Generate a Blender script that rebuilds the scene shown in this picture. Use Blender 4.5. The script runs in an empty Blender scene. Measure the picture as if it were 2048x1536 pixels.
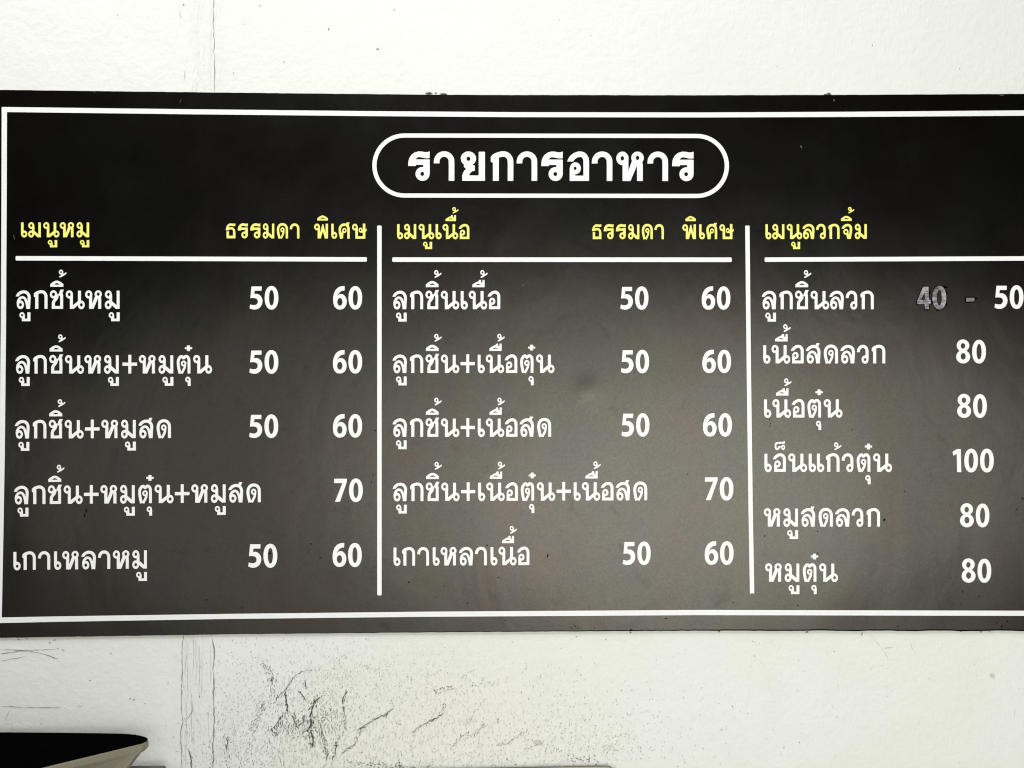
import bpy, math, random
import numpy as np
from mathutils import Vector, Matrix
from mathutils.geometry import tessellate_polygon

R = math.radians
scene = bpy.context.scene
random.seed(7)
rng = np.random.default_rng(7)

# ------------------------------------------------------------------ camera
CAM_D, CAM_Z = 1.63, 1.50            # metres in front of the wall, metres above the ground
F_PX = 1480.0                        # focal length in pixels of the 2048 px wide photograph
cam_data = bpy.data.cameras.new('camera')
cam = bpy.data.objects.new('camera', cam_data)
scene.collection.objects.link(cam)
cam_data.sensor_width = 36.0
cam_data.lens = 36.0 * F_PX / 2048.0
cam_data.clip_start, cam_data.clip_end = 0.02, 100.0
cam.location = (0.0, -CAM_D, CAM_Z)
PITCH, YAW = R(1.32), R(-0.84)       # slightly up, slightly to the right
cam.rotation_euler = (R(90) + PITCH, 0.0, YAW)
cam_data.dof.use_dof = True
cam_data.dof.focus_distance = CAM_D
cam_data.dof.aperture_fstop = 3.2
scene.camera = cam
CAM_M = cam.rotation_euler.to_matrix()
CAM_P = Vector(cam.location)

# ------------------------------------------------------------------ light: a shaded stall, lit by added area lamps
world = bpy.data.worlds.new('World'); scene.world = world
world.use_nodes = True
bg = world.node_tree.nodes['Background']
bg.inputs[0].default_value = (0.92, 0.97, 1.0, 1); bg.inputs[1].default_value = 0.006

def area(name, loc, target, sx, sy, power, color):
    l = bpy.data.lights.new(name, 'AREA'); l.shape = 'RECTANGLE'
    l.size, l.size_y, l.energy, l.color = sx, sy, power, color
    o = bpy.data.objects.new(name, l); scene.collection.objects.link(o)
    o.location = loc
    o.rotation_euler = (Vector(target) - Vector(loc)).to_track_quat('-Z', 'Y').to_euler()
    return o
# unseen lamps added: one overhead for the wall, nested ellipses for the board's sheen
area('overhead_fill', (-1.3, -1.45, 5.5), (-0.5, 0, 1.2), 4.4, 0.7, 300, (1.0, 1.0, 0.985))
area('sheen_lamp_core', (0.92, -2.4, 0.90), (0.92, 0, 0.90), 2.2, 1.35, 9, (1.0, 1.0, 0.93)).data.shape = 'ELLIPSE'
area('sheen_lamp_mid', (0.95, -2.41, 1.12), (0.95, 0, 1.12), 3.9, 1.8, 18, (1.0, 1.0, 0.93)).data.shape = 'ELLIPSE'
area('sheen_lamp_wide', (0.45, -2.42, 1.08), (0.45, 0, 1.08), 6.3, 2.2, 22, (1.0, 0.99, 0.91)).data.shape = 'ELLIPSE'

scene.view_settings.view_transform = 'Standard'
scene.view_settings.look = 'None'
scene.view_settings.exposure = 0.14
scene.cycles.filter_width = 1.15
scene.view_settings.gamma = 1.0

# ------------------------------------------------------------------ helpers
def ray(px, py):
    d = Vector(((px - 1024.0) / F_PX, (768.0 - py) / F_PX, -1.0))
    return CAM_M @ d
def at(px, py, Y=0.0):
    """point of the vertical plane y = Y that lies at a pixel of the photograph"""
    d = ray(px, py); t = (Y - CAM_P.y) / d.y
    return CAM_P + d * t
def at_z(px, py, Z):
    d = ray(px, py); t = (Z - CAM_P.z) / d.z
    return CAM_P + d * t

def mesh_obj(name, verts, faces, mat, parent=None, smooth=False):
    me = bpy.data.meshes.new(name)
    me.from_pydata([tuple(v) for v in verts], [], faces)
    me.validate(); me.update()
    if mat: me.materials.append(mat)
    if smooth:
        for p in me.polygons: p.use_smooth = True
    o = bpy.data.objects.new(name, me); scene.collection.objects.link(o)
    if parent: o.parent = parent
    return o
def empty(name, loc, label, cat):
    o = bpy.data.objects.new(name, None); scene.collection.objects.link(o)
    o.location = loc; o['label'] = label; o['category'] = cat
    return o
def keep(o, parent):                    # parent while the mesh keeps its world position
    o.parent = parent
    o.matrix_parent_inverse = Matrix.Translation(-Vector(parent.location))
    return o
def new_mat(name):
    m = bpy.data.materials.new(name); m.use_nodes = True
    nt = m.node_tree; return m, nt, nt.nodes['Principled BSDF']
def N(nt, t, **kw):
    n = nt.nodes.new(t)
    for k, v in kw.items(): setattr(n, k, v)
    return n
def noise(nt, vec, scale, detail=4, rough=0.55, dist=0.0):
    n = N(nt, 'ShaderNodeTexNoise'); nt.links.new(vec, n.inputs['Vector'])
    n.inputs['Scale'].default_value = scale; n.inputs['Detail'].default_value = detail
    n.inputs['Roughness'].default_value = rough; n.inputs['Distortion'].default_value = dist
    return n
def ramp(nt, fac, stops):
    r = N(nt, 'ShaderNodeValToRGB'); nt.links.new(fac, r.inputs[0])
    while len(r.color_ramp.elements) < len(stops): r.color_ramp.elements.new(0.5)
    for e, (p, c) in zip(r.color_ramp.elements, stops):
        e.position = p; e.color = (c[0], c[1], c[2], 1) if isinstance(c, tuple) else (c, c, c, 1)
    return r
def math_n(nt, op, a, b=None, c=None):
    n = N(nt, 'ShaderNodeMath', operation=op)
    for i, v in enumerate((a, b, c)):
        if v is None: continue
        if isinstance(v, (int, float)): n.inputs[i].default_value = v
        else: nt.links.new(v, n.inputs[i])
    return n.outputs[0]
def mix_c(nt, fac, a, b, mode='MIX'):
    n = N(nt, 'ShaderNodeMix', data_type='RGBA', blend_type=mode)
    for s, v in ((n.inputs[0], fac), (n.inputs[6], a), (n.inputs[7], b)):
        if isinstance(v, (int, float)): s.default_value = v
        elif isinstance(v, tuple): s.default_value = (*v, 1)
        else: nt.links.new(v, s)
    return n.outputs[2]
def bump(nt, h, strength, dist, prev=None):
    b = N(nt, 'ShaderNodeBump'); b.inputs['Strength'].default_value = strength
    b.inputs['Distance'].default_value = dist; nt.links.new(h, b.inputs['Height'])
    if prev: nt.links.new(prev, b.inputs['Normal'])
    return b.outputs[0]
def band(nt, x, c, w):                  # 1 at x = c falling smoothly to 0 at distance w
    d = math_n(nt, 'ABSOLUTE', math_n(nt, 'SUBTRACT', x, c))
    t = math_n(nt, 'SUBTRACT', 1.0, math_n(nt, 'DIVIDE', d, w))
    t = math_n(nt, 'MAXIMUM', t, 0.0)
    return math_n(nt, 'SMOOTH_MIN', math_n(nt, 'MULTIPLY', t, 1.6), 1.0, 0.4)

# ------------------------------------------------------------------ materials
def m_wall():
    m, nt, p = new_mat('white_plaster_paint')
    g = N(nt, 'ShaderNodeNewGeometry'); pos = g.outputs['Position']
    sep = N(nt, 'ShaderNodeSeparateXYZ'); nt.links.new(pos, sep.inputs[0])
    X = sep.outputs[0]
    big = noise(nt, pos, 1.6, 3); mid = noise(nt, pos, 14, 4)
    c = mix_c(nt, ramp(nt, big.outputs[0], [(0.35, 0.0), (0.68, 1.0)]).outputs[0], (0.765, 0.778, 0.735), (0.79, 0.80, 0.785))
    c = mix_c(nt, ramp(nt, mid.outputs[0], [(0.42, 0.0), (0.75, 0.35)]).outputs[0], c, (0.73, 0.735, 0.695))
    # fine grey pin-holes of the roller coat
    pin = noise(nt, pos, 420, 2, 0.5)
    c = mix_c(nt, ramp(nt, pin.outputs[0], [(0.66, 0.0), (0.74, 0.45)]).outputs[0], c, (0.62, 0.63, 0.58))
    # fine grey-green grime ground into the flaking patches
    for (gx, gy, gr, amt) in ((610, 1440, 0.135, .62), (880, 1500, .20, .40), (460, 1470, .07, .35), (1150, 1500, .11, .3)):
        v = N(nt, 'ShaderNodeVectorMath', operation='DISTANCE'); nt.links.new(pos, v.inputs[0]); v.inputs[1].default_value = at(gx, gy, 0)
        q = math_n(nt, 'DIVIDE', v.outputs['Value'], gr)
        m_ = math_n(nt, 'EXPONENT', math_n(nt, 'MULTIPLY', math_n(nt, 'MULTIPLY', q, q), -1.0))
        mg = N(nt, 'ShaderNodeMapping'); nt.links.new(pos, mg.inputs[0]); mg.inputs['Rotation'].default_value = (0, R(-32), 0); mg.inputs['Scale'].default_value = (1, 1, .45)
        gn = noise(nt, mg.outputs[0], 170, 5, 0.7, 0.6)
        f = math_n(nt, 'MULTIPLY', ramp(nt, gn.outputs[0], [(0.50, 0.0), (0.62, 1.0)]).outputs[0], math_n(nt, 'MULTIPLY', m_, amt))
        c = mix_c(nt, f, c, (0.36, 0.37, 0.32))
    nt.links.new(c, p.inputs['Base Color'])
    p.inputs['Roughness'].default_value = 0.62
    p.inputs['Specular IOR Level'].default_value = 0.35
    mp = N(nt, 'ShaderNodeMapping'); nt.links.new(pos, mp.inputs[0]); mp.inputs['Scale'].default_value = (1, 1, 0.22)
    mp2 = N(nt, 'ShaderNodeMapping'); nt.links.new(pos, mp2.inputs[0]); mp2.inputs['Scale'].default_value = (1, 1, 0.08)
    streak = noise(nt, mp2.outputs[0], 95, 5, 0.6, 0.3)
    xj = at(398, 700).x
    joint = band(nt, X, xj, 0.052)
    f1 = noise(nt, pos, 55, 5, 0.6, 0.4); f2 = noise(nt, mp.outputs[0], 230, 4, 0.6)
    b = bump(nt, f1.outputs[0], 0.23, 0.004)
    b = bump(nt, f2.outputs[0], 0.32, 0.0012, b)
    b = bump(nt, pin.outputs[0], 0.25, 0.0006, b)
    b = bump(nt, math_n(nt, 'MULTIPLY', streak.outputs[0], joint), 0.75, 0.0055, b)
    nt.links.new(b, p.inputs['Normal'])
    return m
def m_board():
    m, nt, p = new_mat('black_satin_film')
    g = N(nt, 'ShaderNodeNewGeometry'); pos = g.outputs['Position']
    p.inputs['Base Color'].default_value = (0.0003, 0.0003, 0.0003, 1)
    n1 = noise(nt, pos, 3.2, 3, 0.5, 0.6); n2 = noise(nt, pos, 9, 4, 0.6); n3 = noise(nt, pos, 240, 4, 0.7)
    tint = mix_c(nt, ramp(nt, n1.outputs[0], [(0.38, 0.0), (0.62, 1.0)]).outputs[0], (0.92, 0.93, 0.76), (1.0, 0.83, 0.72))  # olive and brown reflections of surroundings coloured into the sheen
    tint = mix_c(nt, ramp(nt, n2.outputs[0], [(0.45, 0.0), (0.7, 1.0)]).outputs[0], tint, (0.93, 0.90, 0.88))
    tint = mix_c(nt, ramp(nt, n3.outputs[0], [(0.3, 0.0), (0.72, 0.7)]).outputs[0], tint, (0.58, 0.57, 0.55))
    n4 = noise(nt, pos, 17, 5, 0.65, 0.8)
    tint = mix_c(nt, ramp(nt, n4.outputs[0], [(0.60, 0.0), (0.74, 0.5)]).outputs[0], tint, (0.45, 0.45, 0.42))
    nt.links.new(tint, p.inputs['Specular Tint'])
    p.inputs['Specular IOR Level'].default_value = 1.0; p.inputs['IOR'].default_value = 1.56
    rr = ramp(nt, n2.outputs[0], [(0.3, 0.24), (0.7, 0.275)])
    nt.links.new(rr.outputs[0], p.inputs['Roughness'])
    mp = N(nt, 'ShaderNodeMapping'); nt.links.new(pos, mp.inputs[0]); mp.inputs['Scale'].default_value = (1, 1, 0.6)
    warp = noise(nt, mp.outputs[0], 2.6, 2, 0.4)
    b = bump(nt, warp.outputs[0], 0.5, 0.014)
    warp2 = noise(nt, mp.outputs[0], 7.5, 3, 0.5, 0.5)
    b = bump(nt, warp2.outputs[0], 0.4, 0.0035, b)
    # the knock in the sheet between two prices
    c = at(1174, 781, -0.005)
    vs = N(nt, 'ShaderNodeVectorMath', operation='DISTANCE'); nt.links.new(pos, vs.inputs[0]); vs.inputs[1].default_value = c
    q = math_n(nt, 'DIVIDE', vs.outputs['Value'], 0.028)
    h = math_n(nt, 'EXPONENT', math_n(nt, 'MULTIPLY', math_n(nt, 'MULTIPLY', q, q), -1.0))
    b = bump(nt, h, 1.0, 0.0018, b)
    fine = noise(nt, pos, 900, 2)
    b = bump(nt, fine.outputs[0], 0.10, 0.0002, b)
    nt.links.new(b, p.inputs['Normal'])
    return m
def m_plain(name, col, rough=0.5, spec=0.5, var=0.0, scale=60, bmp=0.0):
    m, nt, p = new_mat(name)
    g = N(nt, 'ShaderNodeNewGeometry')
    n = noise(nt, g.outputs['Position'], scale, 4)
    dark = tuple(c * (1 - var) for c in col)
    c = mix_c(nt, ramp(nt, n.outputs[0], [(0.35, 0.0), (0.7, 1.0)]).outputs[0], tuple(col), dark)
    nt.links.new(c, p.inputs['Base Color'])
    p.inputs['Roughness'].default_value = rough; p.inputs['Specular IOR Level'].default_value = spec
    if bmp: nt.links.new(bump(nt, n.outputs[0], bmp, 0.002), p.inputs['Normal'])
    return m
def m_scratched():
    m, nt, p = new_mat('scratched_grey_sticker')
    g = N(nt, 'ShaderNodeNewGeometry')
    mp = N(nt, 'ShaderNodeMapping'); nt.links.new(g.outputs['Position'], mp.inputs[0])
    mp.inputs['Rotation'].default_value = (0, R(18), 0); mp.inputs['Scale'].default_value = (0.2, 1, 1)
    n = noise(nt, mp.outputs[0], 380, 4, 0.65)
    big = noise(nt, g.outputs['Position'], 45, 2)
    f = math_n(nt, 'ADD', math_n(nt, 'MULTIPLY', n.outputs[0], 0.6), math_n(nt, 'MULTIPLY', big.outputs[0], 0.5))
    c = ramp(nt, f, [(0.42, (0.06, 0.055, 0.06)), (0.55, (0.20, 0.19, 0.21)), (0.68, (0.46, 0.45, 0.46))])
    nt.links.new(c.outputs[0], p.inputs['Base Color']); p.inputs['Roughness'].default_value = 0.5
    return m
def m_ground():
    m, nt, p = new_mat('grey_concrete')
    g = N(nt, 'ShaderNodeNewGeometry')
    n = noise(nt, g.outputs['Position'], 5, 6)
    c = ramp(nt, n.outputs[0], [(0.3, (0.16, 0.155, 0.145)), (0.7, (0.27, 0.265, 0.25))])
    nt.links.new(c.outputs[0], p.inputs['Base Color']); p.inputs['Roughness'].default_value = 0.8
    return m

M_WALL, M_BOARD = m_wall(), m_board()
M_WHITE = m_plain('white_vinyl', (0.93, 0.935, 0.925), 0.45, 0.4, 0.06, 30)
M_BORDER = m_plain('white_vinyl_border', (0.86, 0.87, 0.885), 0.45, 0.4, 0.04, 40)
M_YELLOW = m_plain('yellow_vinyl', (0.93, 0.90, 0.22), 0.45, 0.4, 0.04, 120)
M_WORN = m_scratched()
M_GLUE = m_plain('dark_glue_residue', (0.0015, 0.0012, 0.0012), 0.9, 0.0, 0.3, 300)
M_PLASTER_LINE = m_plain('pale_plaster_line', (0.57, 0.575, 0.53), 0.9, 0.1, 0.25, 150)
M_CRACK = m_plain('crack_shadow_grey', (0.31, 0.315, 0.28), 0.9, 0.1, 0.4, 150)
M_FLAKE = m_plain('bared_dark_render', (0.10, 0.105, 0.085), 0.9, 0.1, 0.5, 200)
M_FLAKE2 = m_plain('grey_green_grime', (0.33, 0.34, 0.29), 0.9, 0.1, 0.4, 200)
M_SPECK = m_plain('black_speck', (0.004, 0.004, 0.004), 0.8, 0.1, 0.3, 200)
M_GROUND = m_ground()
M_CREAM = m_plain('cream_plastic', (0.25, 0.228, 0.17), 0.5, 0.4, 0.12, 25)
M_LINER = m_plain('black_plastic', (0.0012, 0.0012, 0.0012), 0.8, 0.0, 0.2, 60)
M_BROWN = m_plain('dark_brown_metal', (0.055, 0.044, 0.040), 0.45, 0.5, 0.35, 18)
M_BEIGE = m_plain('beige_enamel', (0.30, 0.28, 0.21), 0.5, 0.4, 0.2, 20)
M_RIM = m_plain('olive_edge_strip', (0.10, 0.09, 0.055), 0.5, 0.4, 0.3, 30)

# ------------------------------------------------------------------ letter shapes
# unit: 293 = height of a plain upright stem; y up from the baseline, x from the letter's left edge
# S stroke (width, points, smooth), P polygon, E ellipse, H ellipse hole, Q polygon hole
def S(w, pts, smooth=True, c0=None, c1=None): return ('S', w, pts, smooth, c0, c1)
def P(*pts): return ('P', list(pts))
def Q(*pts): return ('Q', list(pts))
def E(cx, cy, rx, ry, n=2.0): return ('E', cx, cy, rx, ry, n)
def H(cx, cy, rx, ry, n=2.0): return ('H', cx, cy, rx, ry, n)
def box(x0, y0, x1, y1): return ('P', [(x0, y0), (x1, y0), (x1, y1), (x0, y1)])
def tr(pts, x0, y0, f): return [((x - x0) * f, (y0 - y) * f) for x, y in pts]
UP = (0, -1)

LO = [S(54, [(27, 196), (45, 232), (82, 260), (125, 271), (170, 262), (200, 234), (214, 190), (212, 120), (204, 0)], c0=UP),
      S(46, [(40, 68), (39, 110), (52, 148), (78, 175), (108, 185), (140, 172), (162, 138), (176, 92), (185, 45), (190, 0)]),
      E(77, 68, 59, 72), H(77, 68, 19, 23), P((166, 0), (230, 0), (233, 70), (176, 70))]
G = {
 'ล': (245, 8, 15, 237, LO),
 'ส': (245, 11, 20, 237, LO + [P((158, 285), (170, 325), (232, 325), (205, 268), (216, 245), (190, 240))]),
 'ก': (222, 25, 20, 222, [box(21, 0, 78, 222), P((0, 246), (0, 196), (20, 184), (78, 184), (78, 230), (42, 272)),
      S(54, [(24, 236), (60, 258), (115, 273), (160, 263), (188, 228), (195, 180), (195, 0)])]),
 'ช': (213, 13, 20, 217, [E(58, 232, 60, 68), H(58, 232, 20, 25),
      S(54, [(112, 240), (114, 200), (98, 162), (70, 130), (57, 95), (56, 10)]),
      box(28, 0, 213, 52), box(28, 0, 84, 90),
      P((160, 0), (213, 0), (213, 222), (203, 252), (228, 310), (166, 310), (150, 272), (138, 245), (136, 218), (160, 200))]),
 'น': (305, 15, -13, 264, [E(60, 230, 60, 68), H(58, 230, 18, 24), box(65, 0, 119, 235),
      P((66, 0), (130, 0), (195, 58), (215, 58), (215, 128), (192, 126), (118, 66), (66, 66)),
      box(192, 70, 247, 293), E(248, 66, 58, 71), H(248, 66, 19, 23)]),
 'ห': (272, 13, 23, 262, [E(60, 230, 60, 68), H(59, 230, 18, 24), box(62, 0, 118, 235),
      P((62, 0), (139, 0), (206, 163), (240, 165), (240, 205), (157, 205), (118, 98), (62, 98)),
      E(210, 235, 61, 63), H(210, 235, 18, 23), P((206, 0), (261, 0), (261, 165), (254, 200), (206, 200))]),
 'ม': (240, 15, 23, 241, [E(60, 230, 58, 68), H(60, 230, 17, 23), box(70, 60, 122, 232),
      P((95, 60), (95, 130), (122, 125), (190, 66), (240, 66), (240, 0), (175, 0), (118, 52)),
      box(187, 0, 240, 293), E(58, 66, 58, 71), H(58, 66, 17, 23), Q((-5, 155), (62, 158), (66, 150), (62, 144), (-5, 146))]),
 'ร': (211, 15, 28, 211, [P((0, 151), (0, 185), (8, 225), (30, 262), (62, 287), (100, 298), (130, 297), (165, 290), (190, 291),
      (211, 298), (211, 232), (190, 229), (165, 231), (135, 238), (110, 242), (92, 240), (80, 230), (74, 216), (211, 216),
      (211, 69), (150, 69), (149, 163), (74, 163), (74, 151)), E(141, 69, 69, 70), H(138, 69, 20, 22)]),
 'ธ': (203, 10, 25, 203, [P((0, 155), (2, 190), (12, 230), (32, 262), (62, 287), (95, 295), (130, 292), (165, 289), (200, 296),
      (200, 240), (165, 233), (130, 239), (100, 243), (78, 238), (62, 224), (68, 212), (68, 155)),
      S(50, [(40, 180), (75, 192), (112, 198), (148, 186), (168, 158), (174, 120), (174, 0)]),
      P((0, 155), (66, 155), (74, 172), (60, 205), (0, 190)), box(14, 0, 70, 142), box(14, 0, 202, 57), box(147, 0, 202, 120)]),
 'า': (204, 7, 22, 204, [S(54, [(28, 178), (34, 222), (60, 258), (100, 272), (142, 262), (170, 228), (177, 180), (177, 0)], c0=UP)]),
 'ย': (246, 30, 29, 246, [E(83, 226, 75, 72), H(83, 224, 20, 23),
      P((22, 0), (22, 50), (30, 80), (45, 105), (62, 121), (38, 142), (40, 175), (95, 166), (145, 155), (145, 104), (120, 98), (98, 78), (88, 53), (184, 53), (184, 0)),
      box(22, 0, 246, 53), box(186, 0, 246, 295)]),
 'อ': (213, 14, 15, 213, [S(54, [(27, 198), (45, 232), (80, 260), (120, 272), (155, 264), (178, 236), (186, 195), (186, 0)], c0=UP),
      E(79, 128, 53, 60), box(23, 0, 74, 128), P((23, 0), (213, 0), (213, 52), (80, 52), (60, 70), (23, 90)), H(76, 128, 15, 18)]),
 'เ': (120, 32, -3, 54, [P((0, 70), (54, 70), (54, 293), (0, 293)), E(62, 66, 60, 71), H(64, 64, 17, 21)]),
 'แ': (249, 32, -3, 54, [P((0, 70), (54, 70), (54, 293), (0, 293)), E(62, 66, 60, 71), H(64, 64, 17, 21),
      P((129, 70), (183, 70), (183, 293), (129, 293)), E(191, 66, 60, 71), H(193, 64, 17, 21)]),
 'ว': (193, 5, 20, 193, [S(54, [(28, 176), (34, 222), (60, 258), (95, 272), (135, 262), (160, 228), (166, 180), (166, 66)], c0=UP),
      E(134, 64, 59, 69), H(134, 64, 17, 21)]),
 'จ': (214, 10, 26, 204, [S(54, [(27, 198), (45, 232), (80, 260), (118, 271), (158, 260), (182, 226), (187, 180), (175, 90), (157, 0)], c0=UP),
      P((92, 92), (112, 0), (184, 0), (176, 70), (147, 90), (138, 150), (120, 165), (88, 140)), E(88, 140, 53, 61), H(88, 140, 17, 21)]),
 'พ': (277, 13, 25, 275, [E(60, 226, 60, 68), P((69, 0), (135, 0), (174, 132), (210, 0), (277, 0), (277, 293), (224, 293), (221, 132),
      (184, 284), (162, 284), (122, 132), (121, 230), (69, 230)), H(60, 226, 18, 22)]),
 'ศ': (224, 25, 25, 224, [S(54, [(59, 0), (45, 60), (33, 120), (28, 185), (40, 230), (72, 263), (115, 274), (160, 262), (190, 225), (197, 170), (197, 0)]),
      P((25, 0), (92, 0), (101, 109), (118, 120), (80, 170), (62, 120)), P((144, 286), (155, 318), (226, 320), (203, 276), (214, 250), (180, 262)),
      E(118, 162, 43, 52), H(118, 162, 14, 17)]),
 'ษ': (290, 15, 10, 264, [E(57, 227, 58, 68), box(63, 0, 118, 230), H(57, 227, 18, 22), box(63, 0, 264, 54), box(208, 0, 264, 299),
      P((167, 118), (215, 116), (262, 135), (272, 138), (288, 165), (290, 202), (272, 205), (262, 178), (215, 190), (195, 175)),
      E(167, 169, 40, 52), H(167, 169, 13, 15)]),
 'ด': (234, 22, 20, 234, [S(54, [(60, 0), (42, 70), (28, 150), (35, 215), (68, 262), (120, 276), (170, 262), (200, 222), (207, 170), (207, 0)]),
      S(44, [(142, 160), (135, 100), (112, 50), (86, 0)]), P((32, 0), (106, 0), (86, 40), (36, 50)), E(118, 169, 46, 52), H(118, 169, 12, 15)]),
 'ต': (225, 24, 20, 225, [S(52, [(58, 0), (40, 70), (27, 160), (33, 220), (60, 262), (86, 270), (113, 247), (140, 270), (168, 270), (192, 240), (198, 185), (198, 0)]),
      S(44, [(136, 150), (128, 95), (104, 48), (80, 0)]), P((28, 0), (101, 0), (80, 40), (34, 50)), E(113, 160, 47, 50), H(113, 160, 12, 15)]),
 '+': (238, 28, 8, 238, [box(93, 0, 147, 301), box(0, 121, 238, 179)]),
 # marks: last number is the right edge relative to the base letter's anchor
 'ู': (179, 0, 0, 1, [box(37, -195, 92, -95), box(37, -195, 179, -148), box(124, -195, 179, -48), E(44, -96, 45, 50), H(44, -95, 13, 16)]),
 'ุ': (93, 0, 0, 3, [box(40, -196, 93, -92), E(45, -92, 45, 48), H(44, -92, 12, 14)]),
 'ิ': (213, 0, 0, 0, [P((0, 347), (213, 347), (213, 396), (165, 433), (130, 448), (105, 452), (80, 448), (45, 430), (0, 396)),
      Q((70, 388), (88, 401), (105, 406), (125, 401), (146, 388))]),
 'ื': (206, 0, 0, 0, [P((0, 346), (206, 346), (206, 469), (166, 469), (164, 425), (157, 422), (151, 429), (148, 469), (109, 469), (104, 448), (60, 430), (20, 405), (0, 390)),
      Q((64, 387), (85, 398), (105, 398), (136, 387))]),
 '้': (130, 0, 0, 50, [E(40, 582, 38, 42), S(27, [(66, 575), (66, 552), (52, 530), (36, 514)]), S(30, [(20, 507), (62, 528), (92, 546), (120, 568)]),
      E(22, 509, 13, 15), E(117, 566, 12, 15), H(40, 582, 10, 13)]),
 '๋': (123, 0, 0, 27, [box(33, 353, 89, 449), box(0, 383, 123, 420)]),
 '็': (175, 0, 0, -11, [S(36, [(165, 462), (100, 460), (45, 458), (24, 440), (21, 400), (30, 370), (48, 360), (66, 372), (82, 398), (104, 396)]),
      P((130, 478), (168, 494), (173, 447), (130, 444)), E(140, 389, 35, 44), H(141, 389, 8, 10)]),
 # figures
 '5': (210, 0, 29, 0, [('P', tr([(275, 285), (740, 285), (735, 480), (430, 485), (415, 615), (520, 605), (620, 640), (700, 710), (755, 810), (777, 930),
      (755, 1060), (700, 1170), (610, 1255), (500, 1300), (400, 1307), (290, 1290), (190, 1245), (220, 1060), (300, 1090), (390, 1100),
      (470, 1090), (535, 1040), (560, 960), (545, 880), (490, 825), (410, 803), (320, 803), (225, 810)], 190, 1290, .359))]),
 '0': (221, 0, 27, 0, [E(110.5, 181, 110.5, 187.5, 2.15), H(110.5, 181, 37.5, 119, 2.2)]),
 '6': (222, 0, 22, 0, [('P', tr([(765, 262), (762, 465), (680, 475), (600, 500), (530, 555), (485, 620), (440, 690), (500, 635), (580, 605), (680, 625), (770, 695),
      (835, 800), (858, 930), (840, 1080), (780, 1200), (690, 1280), (560, 1308), (460, 1298), (370, 1250), (290, 1150), (250, 1020), (238, 880),
      (245, 740), (275, 600), (340, 450), (430, 350), (540, 290), (650, 265)], 238, 1290, .359)), H(111, 118, 38.5, 59)]),
 '7': (208, 0, 28, 0, [('P', tr([(152, 342), (660, 342), (655, 470), (385, 1230), (185, 1230), (470, 520), (152, 520)], 152, 1230, .41))]),
 '8': (224, 0, 25, 0, [E(108.5, 277, 101.5, 97), E(111, 101, 112, 107), P((50, 170), (165, 170), (165, 215), (50, 215)),
      H(107.5, 271, 32, 41), H(111, 108, 37, 49)]),
 '1': (144, 0, 41, 0, [('P', tr([(185, 455), (355, 350), (515, 345), (535, 1235), (360, 1235), (345, 545), (215, 615)], 185, 1230, .41))]),
 '4': (223, 0, 24, 0, [('P', tr([(385, 180), (555, 180), (555, 562), (620, 567), (615, 685), (560, 690), (560, 835), (440, 835), (430, 690), (205, 690), (212, 595)], 205, 835, .538)),
      ('Q', tr([(322, 566), (437, 566), (437, 345)], 205, 835, .538))]),
 '-': (130, 0, 10, 0, [box(0, 118, 130, 176)]),
}

def catmull(pts, n=8):
    p = [np.array(q, float) for q in pts]
    p = [2 * p[0] - p[1]] + p + [2 * p[-1] - p[-2]]
    out = []
    for i in range(1, len(p) - 2):
        a, b, c, d = p[i - 1:i + 3]
        for k in range(n):
            t = k / n
            out.append(0.5 * ((2 * b) + (c - a) * t + (2 * a - 5 * b + 4 * c - d) * t * t + (3 * b - a - 3 * c + d) * t ** 3))
    out.append(p[-2]); return out

def sd_poly(px, py, pts):
    d = np.full(px.shape, 1e9); s = np.ones(px.shape)
    n = len(pts)
    for i in range(n):
        ax, ay = pts[i]; bx, by = pts[i - 1]
        ex, ey = bx - ax, by - ay
        wx, wy = px - ax, py - ay
        t = np.clip((wx * ex + wy * ey) / (ex * ex + ey * ey + 1e-9), 0, 1)
        qx, qy = wx - ex * t, wy - ey * t
        d = np.minimum(d, qx * qx + qy * qy)
        c1 = py >= ay; c2 = py < by; c3 = ex * wy > ey * wx
        flip = (c1 & c2 & c3) | (~c1 & ~c2 & ~c3)
        s = np.where(flip, -s, s)
    return s * np.sqrt(d)
def sd_ell(px, py, cx, cy, rx, ry, n):
    q = (np.abs((px - cx) / rx) ** n + np.abs((py - cy) / ry) ** n) ** (1.0 / n)
    dx, dy = px - cx, py - cy
    r = np.hypot(dx, dy)
    return (1 - 1 / np.maximum(q, 1e-6)) * np.where(q < 1, np.maximum(r, 0.0), r) - np.where(q < 1e-3, min(rx, ry), 0)
def sd_stroke(px, py, w, pts, smooth, c0, c1):
    r = w / 2
    pl = catmull(pts) if smooth else [np.array(q, float) for q in pts]
    d = np.full(px.shape, 1e9)
    for a, b in zip(pl[:-1], pl[1:]):
        e = b - a; L2 = e @ e + 1e-9
        t = np.clip(((px - a[0]) * e[0] + (py - a[1]) * e[1]) / L2, 0, 1)
        d = np.minimum(d, np.hypot(px - a[0] - e[0] * t, py - a[1] - e[1] * t))
    d -= r
    for end, nxt, cut in ((pl[0], pl[1], c0), (pl[-1], pl[-2], c1)):
        nrm = np.array(cut, float) if cut else (end - nxt)
        nrm = nrm / (np.linalg.norm(nrm) + 1e-9)
        pd = (px - end[0]) * nrm[0] + (py - end[1]) * nrm[1]
        near = np.hypot(px - end[0], py - end[1]) < 1.35 * r
        d = np.where(near, np.maximum(d, pd), d)
    return d

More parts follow.
